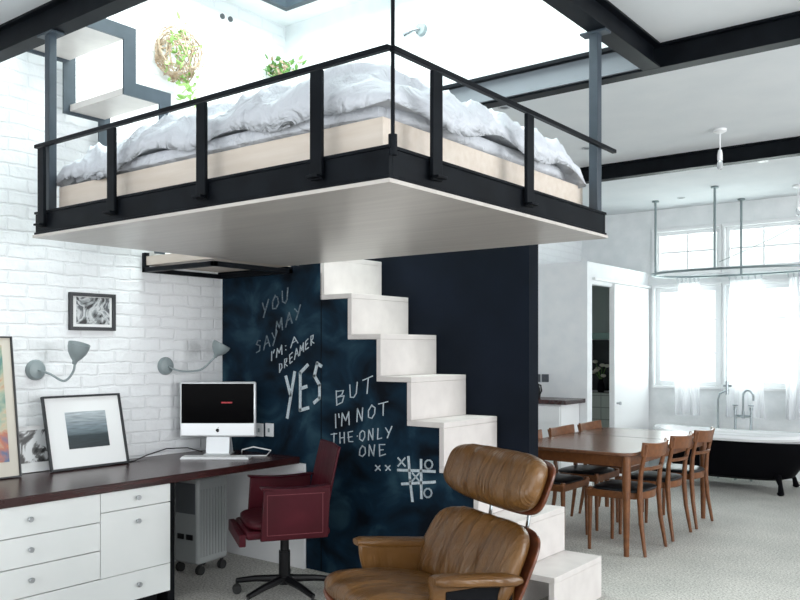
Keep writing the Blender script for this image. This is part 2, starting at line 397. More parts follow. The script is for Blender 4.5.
# ------------------------------------------------------------------ steel beams
ZB0, ZB1 = 3.06, 3.20
def ibeam(name, x0, x1, y0, y1, label, z0=ZB0, z1=ZB1, m='steel'):
    c = Vector(((x0+x1)/2, (y0+y1)/2, z0)); a, b = (x1-x0)/2, (y1-y0)/2; H = z1-z0; t = .012
    g = MB()
    if a > b: g.box(-a, a, -b, b, 0, t).box(-a, a, -b, b, H-t, H).box(-a, a, -b*.25, b*.25, t, H-t)
    else: g.box(-a, a, -b, b, 0, t).box(-a, a, -b, b, H-t, H).box(-a*.25, a*.25, -b, b, t, H-t)
    return tag(g.build(name, M[m], None, loc=c), label, 'steel beam')
ibeam('steel_beam', XL, -1.70, 2.21, 2.30, 'black steel ceiling beam along the near side of the roof opening, above the left bed post')
ibeam('steel_beam', -1.795, -1.695, 2.31, 4.60, 'short black steel ceiling beam above the right side of the hanging bed')
ibeam('steel_beam', XL, XR, 4.605, 4.70, 'black steel ceiling beam crossing the room just beyond the bed')
ibeam('steel_beam', XL, XR, 7.30, 7.40, 'far black steel ceiling beam crossing behind the pendant over the dining table')
# pale lining on the inner web of the crossing beam
tag(boxc('beam_lining', M['lining'], XL+.01, -1.80, 4.585, 4.604, ZB0+.013, ZB1-.001), 'grey lining board on the bed side of the crossing steel beam', 'board')
tag(boxc('edge_angle', M['steel'], XL+.01, -1.80, 4.545, 4.604, ZB1+.001, ZB1+.022), 'black steel angle along the top of the grey beam lining, behind the duvet', 'steel angle')

# ------------------------------------------------------------------ hanging bed
BX0, BX1, BY0, BY1, BZ = -4.02, -1.73, 2.19, 3.97, 2.03
bed = thing('hanging_bed', 'suspended bed platform with black steel rails hanging over the desk', 'bed', (BX0, BY0, BZ))
LX, LY = BX1-BX0, BY1-BY0
def bl(px, py, ax, val):  # to bed space
    return at(px, py, ax, val)-Vector((BX0, BY0, BZ))
MB().box(0, LX, 0, LY, .004, .018).build('underside_board', M['plyunder'], bed)
g = MB(); fh = .115; z0 = .019
for (a, b, c_, d_) in ((0.01, LX-.01, .01, .03), (.01, LX-.01, LY-.03, LY-.01), (.01, .03, .03, LY-.03), (LX-.03, LX-.01, .03, LY-.03)):
    g.box(a, b, c_, d_, z0+.012, z0+fh-.012)
for zz in (z0, z0+fh-.012):
    g.box(0.005, LX-.005, .005, .06, zz, zz+.012); g.box(0.005, LX-.005, LY-.06, LY-.005, zz, zz+.012); g.box(.005, .06, .06, LY-.06, zz, zz+.012); g.box(LX-.06, LX-.005, .06, LY-.06, zz, zz+.012)
g.build('platform_frame', M['steel'], bed, .002)
RZ = .465
def hand_rail(pts): 
    g = MB()
    for (x0, x1, y0, y1) in pts: g.box(x0, x1, y0, y1, RZ-.018, RZ)
    return g
hand_rail([(.035, LX, -.012, .012), (LX-.012, LX+.012, .012, LY+.08)]).build('top_rail', M['steel'], bed, .002)
def upright(x, y, inx, iny, w=.05):
    g = MB(); 
    if inx == 0: g.box(x-w/2, x+w/2, y-.008, y+.008, .0+.05, RZ-.024); g.box(x-w/2, x+w/2, y-.03, y+.008, .055, .065)
    else: g.box(x-.008, x+.008, y-w/2, y+w/2, .05, RZ-.024); g.box(x-.008, x+.03, y-w/2, y+w/2, .055, .065)
    g.build('rail_upright', M['steel'], bed, .002)
for px in (43, 113, 203, 318): upright(bl(px, 150, 'Y', BY0).x, -.006, 0, 1, .056)
for px in (435, 528): upright(LX+.006, bl(px, 150, 'X', BX1).y, 1, 0, .06)
# ply base, mattress
MB().box(.09, LX-.10, .09, LY-.08, z0+fh+.001, .262).build('bed_base', M['ply'], bed, .003)
# hanger posts to the beams
def post(x, y, w, z0_, z1_, sq=True):
    g = MB()
    if sq: g.box(x-w/2, x+w/2, y-w/2, y+w/2, z0_, z1_); g.box(x-.07, x+.07, y-.035, y+.035, z1_-.012, z1_)
    else: g.cyl((x, y, z0_+.03), (x, y, z1_), w/2, seg=10).cyl((x, y, z0_), (x, y, z0_+.07), w*1.1, seg=10)
    return g.build('hanger_post', M['steel'] if not sq else M['steelgrey'], bed, .003 if sq else 0)
zt = ZB0-BZ-.0005
post(.075, .055, .042, z0+fh, zt); post(LX-.035, LY-.075, .048, z0+fh, zt); post(LX-.008, .018+.01, .014, .10, zt, False)
mt = tag(MB().ell((0, 0, 0), (LX-.22)/2, (LY-.2)/2, .045, 14, 5, 10).build('mattress', M['linen'], None, loc=(BX0+.09+(LX-.19)/2, BY0+.09+(LY-.17)/2, BZ+.262+.045)), 'white mattress on the birch ply base of the hanging bed', 'mattress')
# duvet
def duvet():
    bm = bmesh.new(); nx, ny = 150, 120
    W, D = LX-.10, LY-.20
    top = []; noise.seed_set(5) if hasattr(noise, 'seed_set') else None
    def h(x, y):
        p = Vector((x*1.5, y*1.5, 0)); q = Vector((x*4.4+noise.noise(p)*1.6, y*4.4+noise.noise(p+Vector((7, 3, 0)))*1.3, 1.7))
        big = noise.noise(p*1.1)*.055
        r = 1-abs(noise.noise(q)*2.4); r = max(r, 0)**1.6
        r2 = 1-abs(noise.noise(q*2.3+Vector((9, 2, 4)))*2.0); r2 = max(r2, 0)**2
        return big+.075*r+.035*r2
    for sgn in (1, -1):
        rows = []
        for j in range(ny+1):
            v = -1+2*j/ny; row = []
            for i in range(nx+1):
                u = -1+2*i/nx
                if sgn < 0 and (i in (0, nx) or j in (0, ny)): row.append(top[j][i]); continue
                x, y = u*W/2, v*D/2
                x += .035*noise.noise(Vector((y*3, 1.3, u)))*abs(u)**4; y += .035*noise.noise(Vector((x*3, 8.1, v)))*abs(v)**4
                e = (1-abs(u)**7)*(1-abs(v)**6); e = max(e, 0)**.45
                if sgn > 0: z = .0+e*(.115+h(x, y)) + .03*math.exp(-((u-.8)**2+(v+.8)**2)/.05)
                else: z = -.004 - .0*e
                droop = -.085*(1-e)*(0.75+1.1*noise.noise(Vector((x*2.4, y*2.4, 5))))
                z += droop if sgn > 0 else droop*.9
                row.append(bm.verts.new((x, y, z)))
            rows.append(row)
        if sgn > 0: top = rows
        for j in range(ny):
            for i in range(nx):
                q = [rows[j][i], rows[j][i+1], rows[j+1][i+1], rows[j+1][i]]
                if sgn < 0: q.reverse()
                try: bm.faces.new(q)
                except ValueError: pass
    for f in bm.faces: f.smooth = True
    me = bpy.data.meshes.new('duvet'); bm.to_mesh(me); bm.free(); me.materials.append(M['linen'])
    o = bpy.data.objects.new('duvet', me); C.objects.link(o); return o
dv = duvet(); dv.location = (BX0+.09+(LX-.19)/2, BY0+.055+(LY-.17)/2, BZ+.366)
tag(dv, 'crumpled white duvet spread over the hanging bed', 'duvet')

# ------------------------------------------------------------------ upper flight, grey stringers
uf = thing('upper_stair', 'grey steel zigzag stair rising from the bed to the roof light', 'stairs', (-4.42, 2.55, 2.1))
o_ = Vector((-4.42, 2.55, 2.1))
XA, XB = -4.71, -4.09
ys = [3.49, 3.26, 3.03, 2.80, 2.57, 2.42]; 
def stringer(x):
    # pairs of (y, z) centre line
    pts = [(3.46, 2.118), (3.46, 2.30), (3.25, 2.30), (3.25, 2.62), (3.04, 2.62), (3.04, 2.95), (2.80, 2.95), (2.80, 3.26), (2.56, 3.26), (2.56, 3.56)]
    w = .040; g = MB(); n = len(pts); L_, R_ = [], []
    for i, p in enumerate(pts):
        dirs = []
        if i > 0: dirs.append((pts[i][0]-pts[i-1][0], pts[i][1]-pts[i-1][1]))
        if i < n-1: dirs.append((pts[i+1][0]-pts[i][0], pts[i+1][1]-pts[i][1]))
        ns = [(-d[1]/math.hypot(*d), d[0]/math.hypot(*d)) for d in dirs]
        nx_, nz_ = (ns[0] if len(ns) == 1 else (ns[0][0]+ns[1][0], ns[0][1]+ns[1][1]))
        L_.append((p[0]+nx_*w, p[1]+nz_*w)); R_.append((p[0]-nx_*w, p[1]-nz_*w))
    loops = [[(x-.006-o_.x, l[0]-o_.y, l[1]-o_.z), (x+.006-o_.x, l[0]-o_.y, l[1]-o_.z), (x+.006-o_.x, r_[0]-o_.y, r_[1]-o_.z), (x-.006-o_.x, r_[0]-o_.y, r_[1]-o_.z)] for l, r_ in zip(L_, R_)]
    g.loft(loops)
    g.build('stringer', M['steelgrey'], uf)
stringer(XA); stringer(XB)
for (y, z) in ((3.04, 2.62), (2.80, 2.95), (2.56, 3.26)):
    MB().box(XA+.007-o_.x, XB-.007-o_.x, y-.0-o_.y, y+.24-o_.y, z-.02-o_.z, z+.02-o_.z).build('tread', M['stair'], uf, .003)

# landing hung below the bed edge
ld = thing('stair_landing', 'black framed timber landing between brick wall and bed underside', 'landing', (-4.398, 3.70, 1.99))
g = MB(); a, b, w_ = .366, .342, .035
g.box(-a, a, -b, -b+w_, 0, .03).box(-a, a, b-w_, b, 0, .03).box(-a, -a+w_, -b, b, 0, .03).box(a-w_, a, -b, b, 0, .03)
g.box(-a, -a+w_, -b, -b+w_, .03, .13).box(-a, a, b-w_, b, .03, .045)
g.build('landing_frame', M['steel'], ld, .002)
MB().box(-a+.01, a-.01, -b+.01, b-.01, .046, .105).build('landing_board', M['ply'], ld)

# ------------------------------------------------------------------ stairs
RISE, GO, X1_, T = .2655, .24, -2.07, .034
st = thing('staircase', 'pale boxy staircase climbing against the navy wall above the chalkboard', 'stairs', (X1_, YB, 0))
W_ = YW-YB-.004
for n in range(1, 9):
    zt_ = .244+RISE*(n-1); x0 = -GO*(n-1)
    # riser n and tread n as folded boards
    MB().box(x0-T, x0, .0, W_, (zt_-RISE if n > 1 else 0.0)+.0008, zt_-T).build('riser', M['stair'], st, .002)
    MB().box(x0-GO-(T if n < 8 else .2), x0, 0, W_, zt_-T+.0008, zt_).build('tread', M['stair'], st, .002)
MB().box(-.30, -.26, 0, W_, 0.001, .2085).build('side_panel', M['stair'], st, .002)
# chalkboard under the stairs (stepped outline), cupboard front flush with the stair side
def board():
    pts = [(XL+.002, .0), (X1_-.31, .0), (X1_-.31, .244-T)]
    out = [(X1_-.31, 0.002)]
    z = .244-T-.001
    out.append((X1_-.31, z)); 
    x = X1_-GO-T-.001
    cur = [(X1_-GO-T-.003, .207)]
    poly = [(X1_-.31, .002), (X1_-.31, .207)]
    for n in range(2, 9):
        xr = X1_-GO*(n-1)-T-.001; zr = .244+RISE*(n-1)-T-.001
        if n == 2: xr = X1_-.31
        poly.append((xr, zr)); 
        if n == 2: poly.pop(1)
        nx_ = X1_-GO*n-T-.001
        if n < 8: poly.append((nx_, zr))
    poly += [(X1_-GO*7-T-.2, .244+RISE*7-T-.001), (X1_-GO*7-T-.2, 2.02), (XL+.002, 2.02), (XL+.002, .002)]
    return poly
def prism_xz(poly, y0, y1, off):
    g = MB(); g.hexa([(x-off.x, y0-off.y, z-off.z) for x, z in poly], [(x-off.x, y1-off.y, z-off.z) for x, z in poly]); return g
# board split at the desk end: navy from wall to stairs
bo = Vector((-3.4, YB, 0))
bp = board()
cbd = prism_xz(bp, YB+.003, YB+.028, bo).build('chalkboard', M['board'], None, loc=bo)
tag(cbd, 'dark blue chalkboard under the stairs covered in chalk handwriting', 'chalkboard')
SEAM = at(321, 300, 'Y', YB).x
MB().box(SEAM-.003-bo.x, SEAM+.003-bo.x, .0, .0025, .01, 1.98).build('door_seam', M['matblack'], cbd)
# strokes: simple hand capitals, (0..1, 0..1)
G = {'A': [[(0, 0), (.45, 1), (.85, 0)], [(.15, .4), (.7, .42)]], 'B': [[(.1, 0), (.05, 1)], [(.05, 1), (.6, .85), (.5, .58), (.1, .52), (.75, .4), (.6, .05), (.1, 0)]],
     'D': [[(.1, 0), (.1, 1), (.65, .75), (.7, .3), (.1, 0)]], 'E': [[(.65, 1), (.1, .95), (.1, 0), (.7, .05)], [(.1, .5), (.55, .52)]],
     'I': [[(.2, 0), (.2, 1)]], 'L': [[(.1, 1), (.1, 0), (.65, .03)]], 'M': [[(.0, 0), (.12, 1), (.42, .35), (.75, 1), (.85, 0)]],
     'N': [[(.05, 0), (.1, 1), (.6, 0), (.7, 1)]], 'O': [[(.4, 1), (.08, .7), (.1, .2), (.45, 0), (.75, .3), (.7, .8), (.4, 1)]],
     'R': [[(.1, 0), (.08, 1), (.6, .85), (.55, .55), (.1, .48), (.65, 0)]], 'S': [[(.65, .9), (.3, 1), (.1, .72), (.55, .42), (.5, .08), (.05, .05)]],
     'T': [[(.0, .97), (.8, 1)], [(.4, 1), (.38, 0)]], 'U': [[(.05, 1), (.1, .2), (.4, 0), (.65, .25), (.7, 1)]], 'Y': [[(.0, 1), (.35, .5)], [(.75, 1), (.15, 0)]],
     'X': [[(.1, .9), (.75, .1)], [(.75, .9), (.1, .1)]], 'H': [[(.1, 0), (.1, 1)], [(.65, 0), (.65, 1)], [(.1, .5), (.65, .52)]], "'": [[(.15, 1), (.1, .75)]], ':': [[(.1, .6), (.12, .66)], [(.1, .2), (.12, .26)]], '.': [[(.15, .45), (.2, .5)]], ' ': []}
def ribbon(g, pts, w):
    pts = [Vector((p[0], 0, p[1])) for p in pts]; y0, y1 = -.0018, .0028
    for a, b in zip(pts[:-1], pts[1:]):
        d = (b-a); L = d.length
        if L < 1e-6: continue
        d.normalize(); n = Vector((-d.z, 0, d.x))*w/2; a2 = a-d*w*.35; b2 = b+d*w*.35
        q = [a2+n, a2-n, b2-n, b2+n]
        g.hexa([(p.x, y0, p.z) for p in q], [(p.x, y1, p.z) for p in q])
def bpt(px, py): p = at(px, py, 'Y', YB); return Vector((p.x-bo.x, p.z))
def write(txt, p0, p1, hpx, w, m, seed=1):
    random.seed(seed); a, b = bpt(*p0), bpt(*p1); c_ = bpt(p0[0], p0[1]-hpx); up = c_-a; d = b-a
    n = sum(.35 if ch in "':. I" else 1 for ch in txt); g = MB(); s = 0
    for ch in txt:
        adv = .35 if ch in "':. I" else 1
        for line in G[ch]:
            j = lambda: random.uniform(-.05, .05)
            k = adv if ch in "I" else 1
            pts = []
            for (x, y) in line:
                pts.append(a+d*((s+(x*.85+j()))/n)+up*(y+j()))
            ribbon(g, pts, w)
        s += adv
    o = g.build('chalk_writing', M[m], cbd); return o
write('YOU', (262, 318), (292, 299), 14, .008, 'chalkfaint', 2); write('MAY', (276, 334), (304, 314), 12, .008, 'chalkfaint', 3)
write('SAY', (256, 353), (280, 342), 12, .007, 'chalkfaint', 4); write("I'M: A", (270, 362), (300, 342), 9, .005, 'chalk', 5)
write('DREAMER', (279, 373), (316, 341), 9, .005, 'chalk', 6)
write('YES', (286, 418), (328, 399), 41, .022, 'chalk', 11)
write('BUT', (336, 405), (377, 389), 14, .006, 'chalk', 8); write("I'M NOT", (334, 428), (391, 414), 13, .006, 'chalk', 9)
write('THE.ONLY', (331, 444), (395, 437), 10, .006, 'chalk', 10); write('ONE', (359, 457), (389, 455), 11, .006, 'chalk', 12); write('X', (375, 471), (383, 471), 6, .007, 'chalk', 13); write('X', (385, 471), (393, 471), 6, .007, 'chalk', 14)
g = MB()
for l in ([(408.4, 457), (410, 480), (412.4, 501)], [(421, 460), (421.4, 498)], [(398, 470), (434.7, 471.5)], [(402, 484), (434.7, 482)]): ribbon(g, [bpt(*p) for p in l], .016)
for cx_, cy_ in ((401.5, 462), (415.8, 477)):
    ribbon(g, [bpt(cx_-3.5, cy_-4), bpt(cx_+3.5, cy_+4)], .009); ribbon(g, [bpt(cx_+3.5, cy_-4), bpt(cx_-3.5, cy_+4)], .009)
for cx_, cy_ in ((428.6, 464.5), (427.8, 493)):
    ribbon(g, [bpt(cx_+3.8*math.cos(t), cy_+4.5*math.sin(t)) for t in [k*PI/5 for k in range(11)]], .009); 
g.build('noughts_and_crosses', M['chalk'], cbd)
# white base panel below the desk end
wx = at(304, 500, 'Y', YB-.02).x
S(MB().box(XL+.001, wx, YB-.022, YB-.0005, 0, .705).build('trim_3', M['white']))

# ------------------------------------------------------------------ desk and drawers
DX, DZ = -3.95, .752
dk = tag(boxc('worktop', M['desk'], XL+.003, DX, .60, YB-.024, DZ-.046, DZ, .004), 'long dark red wooden desktop along the white brick wall', 'desktop')
def bx(px, py): return at(px, py, 'X', DX+.0)
yR = at(170.6, 500, 'X', DX-.02).y; yD = at(100.6, 500, 'X', DX-.02).y
cab = thing('drawer_cabinet', 'white drawer cabinet with round metal knobs under the dark desktop', 'cabinet', (-4.35, yR-1, 0))
co = Vector((-4.35, yR-1, 0)); zb = .085; zt2 = DZ-.047
def lz(px, py): return at(px, py, 'X', DX-.02).z
zl = [zb, lz(99.9, 579.5), lz(99.9, 551), lz(99.9, 522.6), zt2]
yl = 1.02
MB().box(XL+.02-co.x, DX-.042-co.x, yl-co.y, yR-co.y, zb, zt2).build('body', M['white'], cab)
MB().box(XL+.05-co.x, DX-.08-co.x, yl+.02-co.y, yR-.05-co.y, 0, zb-.001).build('plinth', M['matblack'], cab)
def drawer(y0, y1, z0, z1, ky, kz, nm='drawer'):
    gp = .0025
    d_ = MB().box(DX-.041-co.x, DX-.02-co.x, y0+gp-co.y, y1-gp-co.y, z0+gp, z1-gp).build(nm, M['drawer'], cab, .0015)
    kn = MB().lathe([(.006, 0), (.006, .012), (.013, .014), (.014, .024), (.012, .027), (.001, .027)], (DX-.0195-co.x, ky-co.y, kz), 14, 'X')
    kn.build('knob', M['brushed'], d_)
def kp(px, py): p = at(px, py, 'X', DX); return p.y, p.z
drawer(yl, yD, zl[3], zt2, *kp(31, 519.5)); drawer(yl, yD, zl[2], zl[3], *kp(31.5, 550)); drawer(yl, yD, zl[1], zl[2], *kp(32, 580.5))
zs = lz(170, 501.5)
drawer(yD, yR, zs, zt2, *kp(139, 497.5)); drawer(yD, yR, lz(170.4, 562.7), zs, *kp(139, 521), nm='door'); drawer(yl, yR, zb, zl[1], *kp(140, 584.5))
# dark gap panel beside the cabinet
tag(boxc('side_support', M['matblack'], XL+.03, DX-.05, yR+.003, yR+.05, 0, DZ-.047), 'black upright panel closing the right end of the white drawers', 'panel')

# ------------------------------------------------------------------ portable heater under the desk
hp = thing('portable_heater', 'pale ribbed appliance on castors under the desk', 'appliance', (-4.45, 3.60, 0), math.radians(6))
MB().box(-.11, .11, -.14, .14, .07, .64).build('body', M['radiator'], hp, .02)
g = MB()
for i in range(9): g.box(.111, .116, -.115+i*.027, -.098+i*.027, .12, .56)
g.build('rib_panel', M['radiator'], hp)
MB().box(-.09, .09, -.144, -.1405, .40, .60).build('grille', M['radgrey'], hp, .002)
MB().box(-.07, -.015, -.146, -.1405, .23, .265).box(.01, .065, -.146, -.1405, .23, .265).build('control_button', M['black'], hp)
for sx in (-1, 1):
    for sy in (-1, 1): MB().cyl((sx*.09-.015, sy*.10, .03), (sx*.09+.015, sy*.10, .03), .03).cyl((sx*.09, sy*.10, .05), (sx*.09, sy*.10, .072), .012).build('castor', M['rubber'], hp)

# ------------------------------------------------------------------ computer
pm = at(220, 452, 'Z', DZ)
im = thing('desktop_computer', 'white and silver all-in-one computer with black screen on the dark desktop', 'computer', (-4.49, 3.78, DZ), math.radians(38))
w2, = (.262,)
# local: screen faces -Y
MB().box(-w2, w2, -.02, .012, .12, .50).build('housing', M['alu'], im, .012)
MB().box(-w2+.014, w2-.014, -.023, -.0202, .215, .487).build('screen', M['screen'], im, .001)
MB().box(.025, .10, -.0245, -.0232, .352, .362).build('screen_bar', M['red'], im)
lg = MB(); 
def circ(cx, cz, r, n=14): return [(cx+r*math.cos(2*PI*k/n), -.0225, cz+r*math.sin(2*PI*k/n)) for k in range(n)]
ap = []
for k in range(28):
    t = 2*PI*k/28; r = .0125*(1-.10*math.cos(2*t)*0+.05*math.cos(4*t)); x, z = r*math.cos(t), r*1.02*math.sin(t)
    if (x-.0135)**2+(z-.001)**2 < .0055**2: x = .0135-math.sqrt(max(.0055**2-(z-.001)**2, 0))
    if z > .009 and abs(x) < .004: z -= .002
    ap.append((x, z+.167))
lg.hexa([(x, -.0222, z) for x, z in ap], [(x, -.0202, z) for x, z in ap])
lf = [(.0, .182), (.0025, .188), (.007, .190), (.005, .184)]
lg.hexa([(x, -.0222, z) for x, z in lf], [(x, -.0202, z) for x, z in lf]); lg.build('emblem', M['black'], im)
MB().hexa([(-.09, -.06, .0), (.09, -.06, .0), (.09, -.056, .008), (-.09, -.056, .008)], [(-.09, .11, .0), (.09, .11, .0), (.09, .11, .006), (-.09, .11, .006)]).hexa([(-.085, .09, .004), (.085, .09, .004), (.085, .10, .004), (-.085, .10, .004)], [(-.075, .012, .20), (.075, .012, .20), (.075, .022, .21), (-.075, .022, .21)]).hexa([(-.08, -.03, .006), (.08, -.03, .006), (.08, .1, .006), (-.08, .1, .006)], [(-.08, .0, .125), (.08, .0, .125), (.08, .012, .125), (-.08, .012, .125)]).build('stand', M['alu'], im, .002)
kb = thing('keyboard', 'slim white keyboard on the desktop in front of the computer', 'keyboard', (-4.315, 3.615, DZ), math.radians(38))
MB().box(-.225, .225, -.06, .06, 0, .012).build('body', M['alu'], kb, .004)
ks = MB()
for r in range(5):
    for i in range(17): ks.box(-.218+i*.0257, -.218+i*.0257+.022, -.052+r*.021, -.052+r*.021+.0175, .0122, .018)
ks.build('keys', M['key'], kb)
def onto(pts, z=None): return [Vector(p) for p in pts]
tag(MB().tube([(-4.66, 2.98, DZ+.004), (-4.60, 3.05, DZ+.004), (-4.62, 3.2, DZ+.004), (-4.70, 3.35, DZ+.02), (-4.69, 3.5, DZ+.05), (-4.62, 3.62, DZ+.05), (-4.56, 3.70, DZ+.02)], .004, 6).build('power_cable', M['black']), 'thin black cable running along the wall behind the leaning seascape frame', 'cable')
tag(MB().tube([(-4.42, 3.93, DZ+.005), (-4.36, 3.88, DZ+.03), (-4.3, 3.93, DZ+.05), (-4.18, 3.98, DZ+.03), (-4.14, 3.9, DZ+.005), (-4.25, 3.8, DZ+.005)], .0045, 6).build('white_cable', M['key']), 'white cable looped beside the computer stand near the chalkboard', 'cable')
for i, px in enumerate((260, 270)):
    p = at(px, 430, 'Y', YB)
    s_ = thing('wall_socket', ['white switch plate on the chalkboard half behind the computer', 'white switch plate on the chalkboard to the right of the computer'][i], 'switch', (p.x, YB+.002, p.z-.045))
    MB().box(-.038, .038, -.012, 0, 0, .092).build('plate', M['socket'], s_, .003)
    MB().box(-.008, .008, -.017, -.0125, .03, .058).build('rocker', M['lampgrey'], s_, .001)

# ------------------------------------------------------------------ framed pictures
def frame(name, label, loc, w, h, lean, mf, mp, bar, mount, pic, off=(0, 0), rot=0, bot=0):
    """picture facing +X, lower edge on z=0, leaning to the wall"""
    r = thing(name, label, 'picture', loc, rot); r.rotation_euler = (0, 0, rot)
    def put(g, nm, m, bevel=0):
        o = g.build(nm, m, r, bevel); o.rotation_euler = (0, -lean, 0); return o
    g = MB(); d = .022
    g.box(0, d, -w/2, -w/2+bar, 0, h).box(0, d, w/2-bar, w/2, 0, h).box(0, d, -w/2+bar, w/2-bar, 0, bar).box(0, d, -w/2+bar, w/2-bar, h-bar, h)
    put(g, 'frame', mf, .0015)
    put(MB().box(.001, .008, -w/2+bar, w/2-bar, bar, h-bar), 'mount', mp)
    pw, ph = pic; cy, cz = off
    put(MB().box(.0085, .0105, cy-pw/2, cy+pw/2, cz-ph/2, cz+ph/2), 'picture', mount)
    return r
def yx(px, X): return at(px, 440, 'X', X).y
fy0, fy1 = yx(49, -4.60), yx(127, -4.60)
frame('framed_picture', 'seascape photograph in a thin black frame with white mount leaning on the brick wall', (-4.59, (fy0+fy1)/2, DZ+.001), fy1-fy0, .45, math.radians(14), M['frameblk'], M['paper'], .012, M['sea'], ((fy1-fy0)*.52, .225), (.01, .235), math.radians(0))
fy0, fy1 = yx(10, -4.70), yx(52, -4.70)
frame('unframed_print', 'small black and white figure print leaning behind the seascape frame', (-4.69, (fy0+fy1)/2, DZ+.001), fy1-fy0, .27, math.radians(8), M['paper'], M['paper'], .004, M['bw2'], ((fy1-fy0)*.9, .19), (0, .15))
fy1 = yx(20, -4.62)
frame('framed_painting', 'tall colourful painting in a cream frame cut off by the left of the photo', (-4.58, fy1-.33, DZ+.001), .62, .80, math.radians(8), M['frameblk'], M['cream'], .008, M['paint'], (.50, .66), (0, .42))
p0 = at(68, 292, 'X', XL); p1 = at(114, 331, 'X', XL); print('wallpic', p0, p1)
frame('wall_picture', 'small black and white photograph in a black frame hung on the brick wall', (XL+.001, (p0.y+p1.y)/2, p1.z), p1.y-p0.y, p0.z-p1.z, 0, M['frameblk'], M['paper'], .022, M['bw'], ((p1.y-p0.y)*.72, (p0.z-p1.z)*.72), (0.005, (p0.z-p1.z)*.53))

# ------------------------------------------------------------------ wall lamps
def wall_lamp(base_px, mids, shade_px, tip_px, xs, xe, label):
    b = at(*base_px, 'X', XL); r = thing('wall_lamp', label, 'lamp', b, 0, )
    MB().lathe([(.062, 0), (.062, .012), (.05, .03), (.03, .036), (.001, .036)], (0, 0, 0), 24, 'X').build('wall_plate', M['lampgrey'], r)
    pts = [Vector((.03, 0, 0))]
    for (px, py), x in zip(mids, xs): p = at(px, py, 'X', XL+x)-b; pts.append(p)
    e = at(*shade_px, 'X', XL+xe)-b; pts.append(e)
    # smooth
    sm = []
    for i in range(len(pts)-1):
        p0_, p1_, p2_, p3_ = pts[max(i-1, 0)], pts[i], pts[i+1], pts[min(i+2, len(pts)-1)]
        for k in range(6):
            t = k/6; sm.append(.5*((2*p1_)+(p2_-p0_)*t+(2*p0_-5*p1_+4*p2_-p3_)*t*t+(3*p1_-p0_-3*p2_+p3_)*t**3))
    sm.append(pts[-1])
    MB().tube(sm, .007, 8).build('flexible_arm', M['lampgrey'], r)
    tip = at(*tip_px, 'X', XL+xe+.03)-b; ax = (tip-e).normalized(); L = (tip-e).length
    q = ax.to_track_quat('Z', 'Y')
    g = MB(); g.lathe([(.012, -.02), (.016, .0), (.035, L*.2), (.052, L*.45), (.062, L*.75), (.064, L), (.060, L), (.05, L*.5), (.02, L*.15)], (0, 0, 0), 24)
    o = g.build('lamp_shade', M['lampgrey'], r); o.rotation_mode = 'QUATERNION'; o.rotation_quaternion = q; o.location = e
    return r
wall_lamp((35, 370), [(50, 374), (64, 381), (73, 372)], (75, 361), (79.5, 343.5), [.10, .17, .20], .21, 'grey gooseneck wall lamp over the leaning pictures')
wall_lamp((165, 366), [(180, 371), (200, 370), (212, 360)], (216, 355), (222, 344), [.10, .17, .22], .24, 'grey gooseneck wall lamp above the computer')

# ------------------------------------------------------------------ office chair
oc = thing('office_chair', 'burgundy leather office chair on a black five star castor base at the desk', 'chair', (-3.56, 3.50, 0), math.radians(-33.8))
def lb(nm, m, par, corners0, corners1, bevel=.006): return MB().hexa(corners0, corners1).build(nm, m, par, bevel)
MB().box(-.24, .24, -.26, .22, .405, .45).build('seat', M['burg'], oc, .015)
MB().ell((0, -.02, .475), .235, .225, .04, 6, 3, 10).build('seat_cushion', M['burg'], oc)
for s in (-1, 1):
    o = MB().hexa([(s*.245, -.185, .40), (s*.27, -.185, .40), (s*.27, .20, .40), (s*.245, .20, .40)], [(s*.245, -.165, .685), (s*.27, -.165, .685), (s*.27, .215, .685), (s*.245, .215, .685)]).build('arm_panel', M['burg'], oc, .006)
    sx = s*.2715
    g = MB()
    for (y0, z0_, y1, z1_) in ((-.150, .43, .165, .433), (-.150, .655, .180, .658), (-.150, .43, -.147, .658), (.167, .43, .17, .658)): g.box(min(sx, sx+s*.001), max(sx, sx+s*.001), y0, y1, z0_, z1_)
    g.build('stitching', M['stitch'], o)
    # flat arm pad curling inwards
    g = MB(); sec = [(0, 0), (-.07, .004), (-.075, .012), (0, .012)]
    loops = []
    for k in range(9):
        y = -.18+.40*k/8; dzz = -.012*math.sin(PI*k/8)
        loops.append([(s*(.272+a_), y, .688+b_+dzz) for a_, b_ in sec])
    g.loft(loops); g.build('arm_pad', M['burg'], oc)
lo = []
for k in range(11):
    z = .45+.46*k/10; y = .20+.09*(k/10)**1.2; w = .24-.008*k/10
    y -= .02; lo.append([(-w, y+.0, z), (0, y+.02, z), (w, y, z), (w, y+.016, z), (0, y+.036, z), (-w, y+.016, z)])
MB().loft(lo).build('backrest', M['burg'], oc, .008)
MB().box(-.24, .24, -.30, -.262, .37, .44).build('front_lip', M['burg'], oc, .006)
MB().cyl((0, 0, .11), (0, 0, .28), .034).cyl((0, 0, .28), (0, 0, .385), .026).box(-.1, .1, -.1, .1, .385, .404).build('gas_column', M['black'], oc)
bs = MB().cyl((0, 0, .085), (0, 0, .13), .045); 
for k in range(5):
    a_ = 2*PI*k/5+.35; dx, dy = math.cos(a_), math.sin(a_)
    bs.tube([(dx*.03, dy*.03, .112), (dx*.18, dy*.18, .100), (dx*.31, dy*.31, .078)], [.024, .02, .016], 8)
bs.build('star_base', M['black'], oc)
for k in range(5):
    a_ = 2*PI*k/5+.35; dx, dy = math.cos(a_)*.31, math.sin(a_)*.31; n = Vector((math.sin(a_+.5), -math.cos(a_+.5), 0))
    p = Vector((dx, dy, .027)); MB().cyl(p+n*.008, p+n*.026, .027).cyl(p-n*.026, p-n*.008, .027).cyl(p, p+Vector((0, 0, .055)), .009).build('castor', M['rubber'], oc)

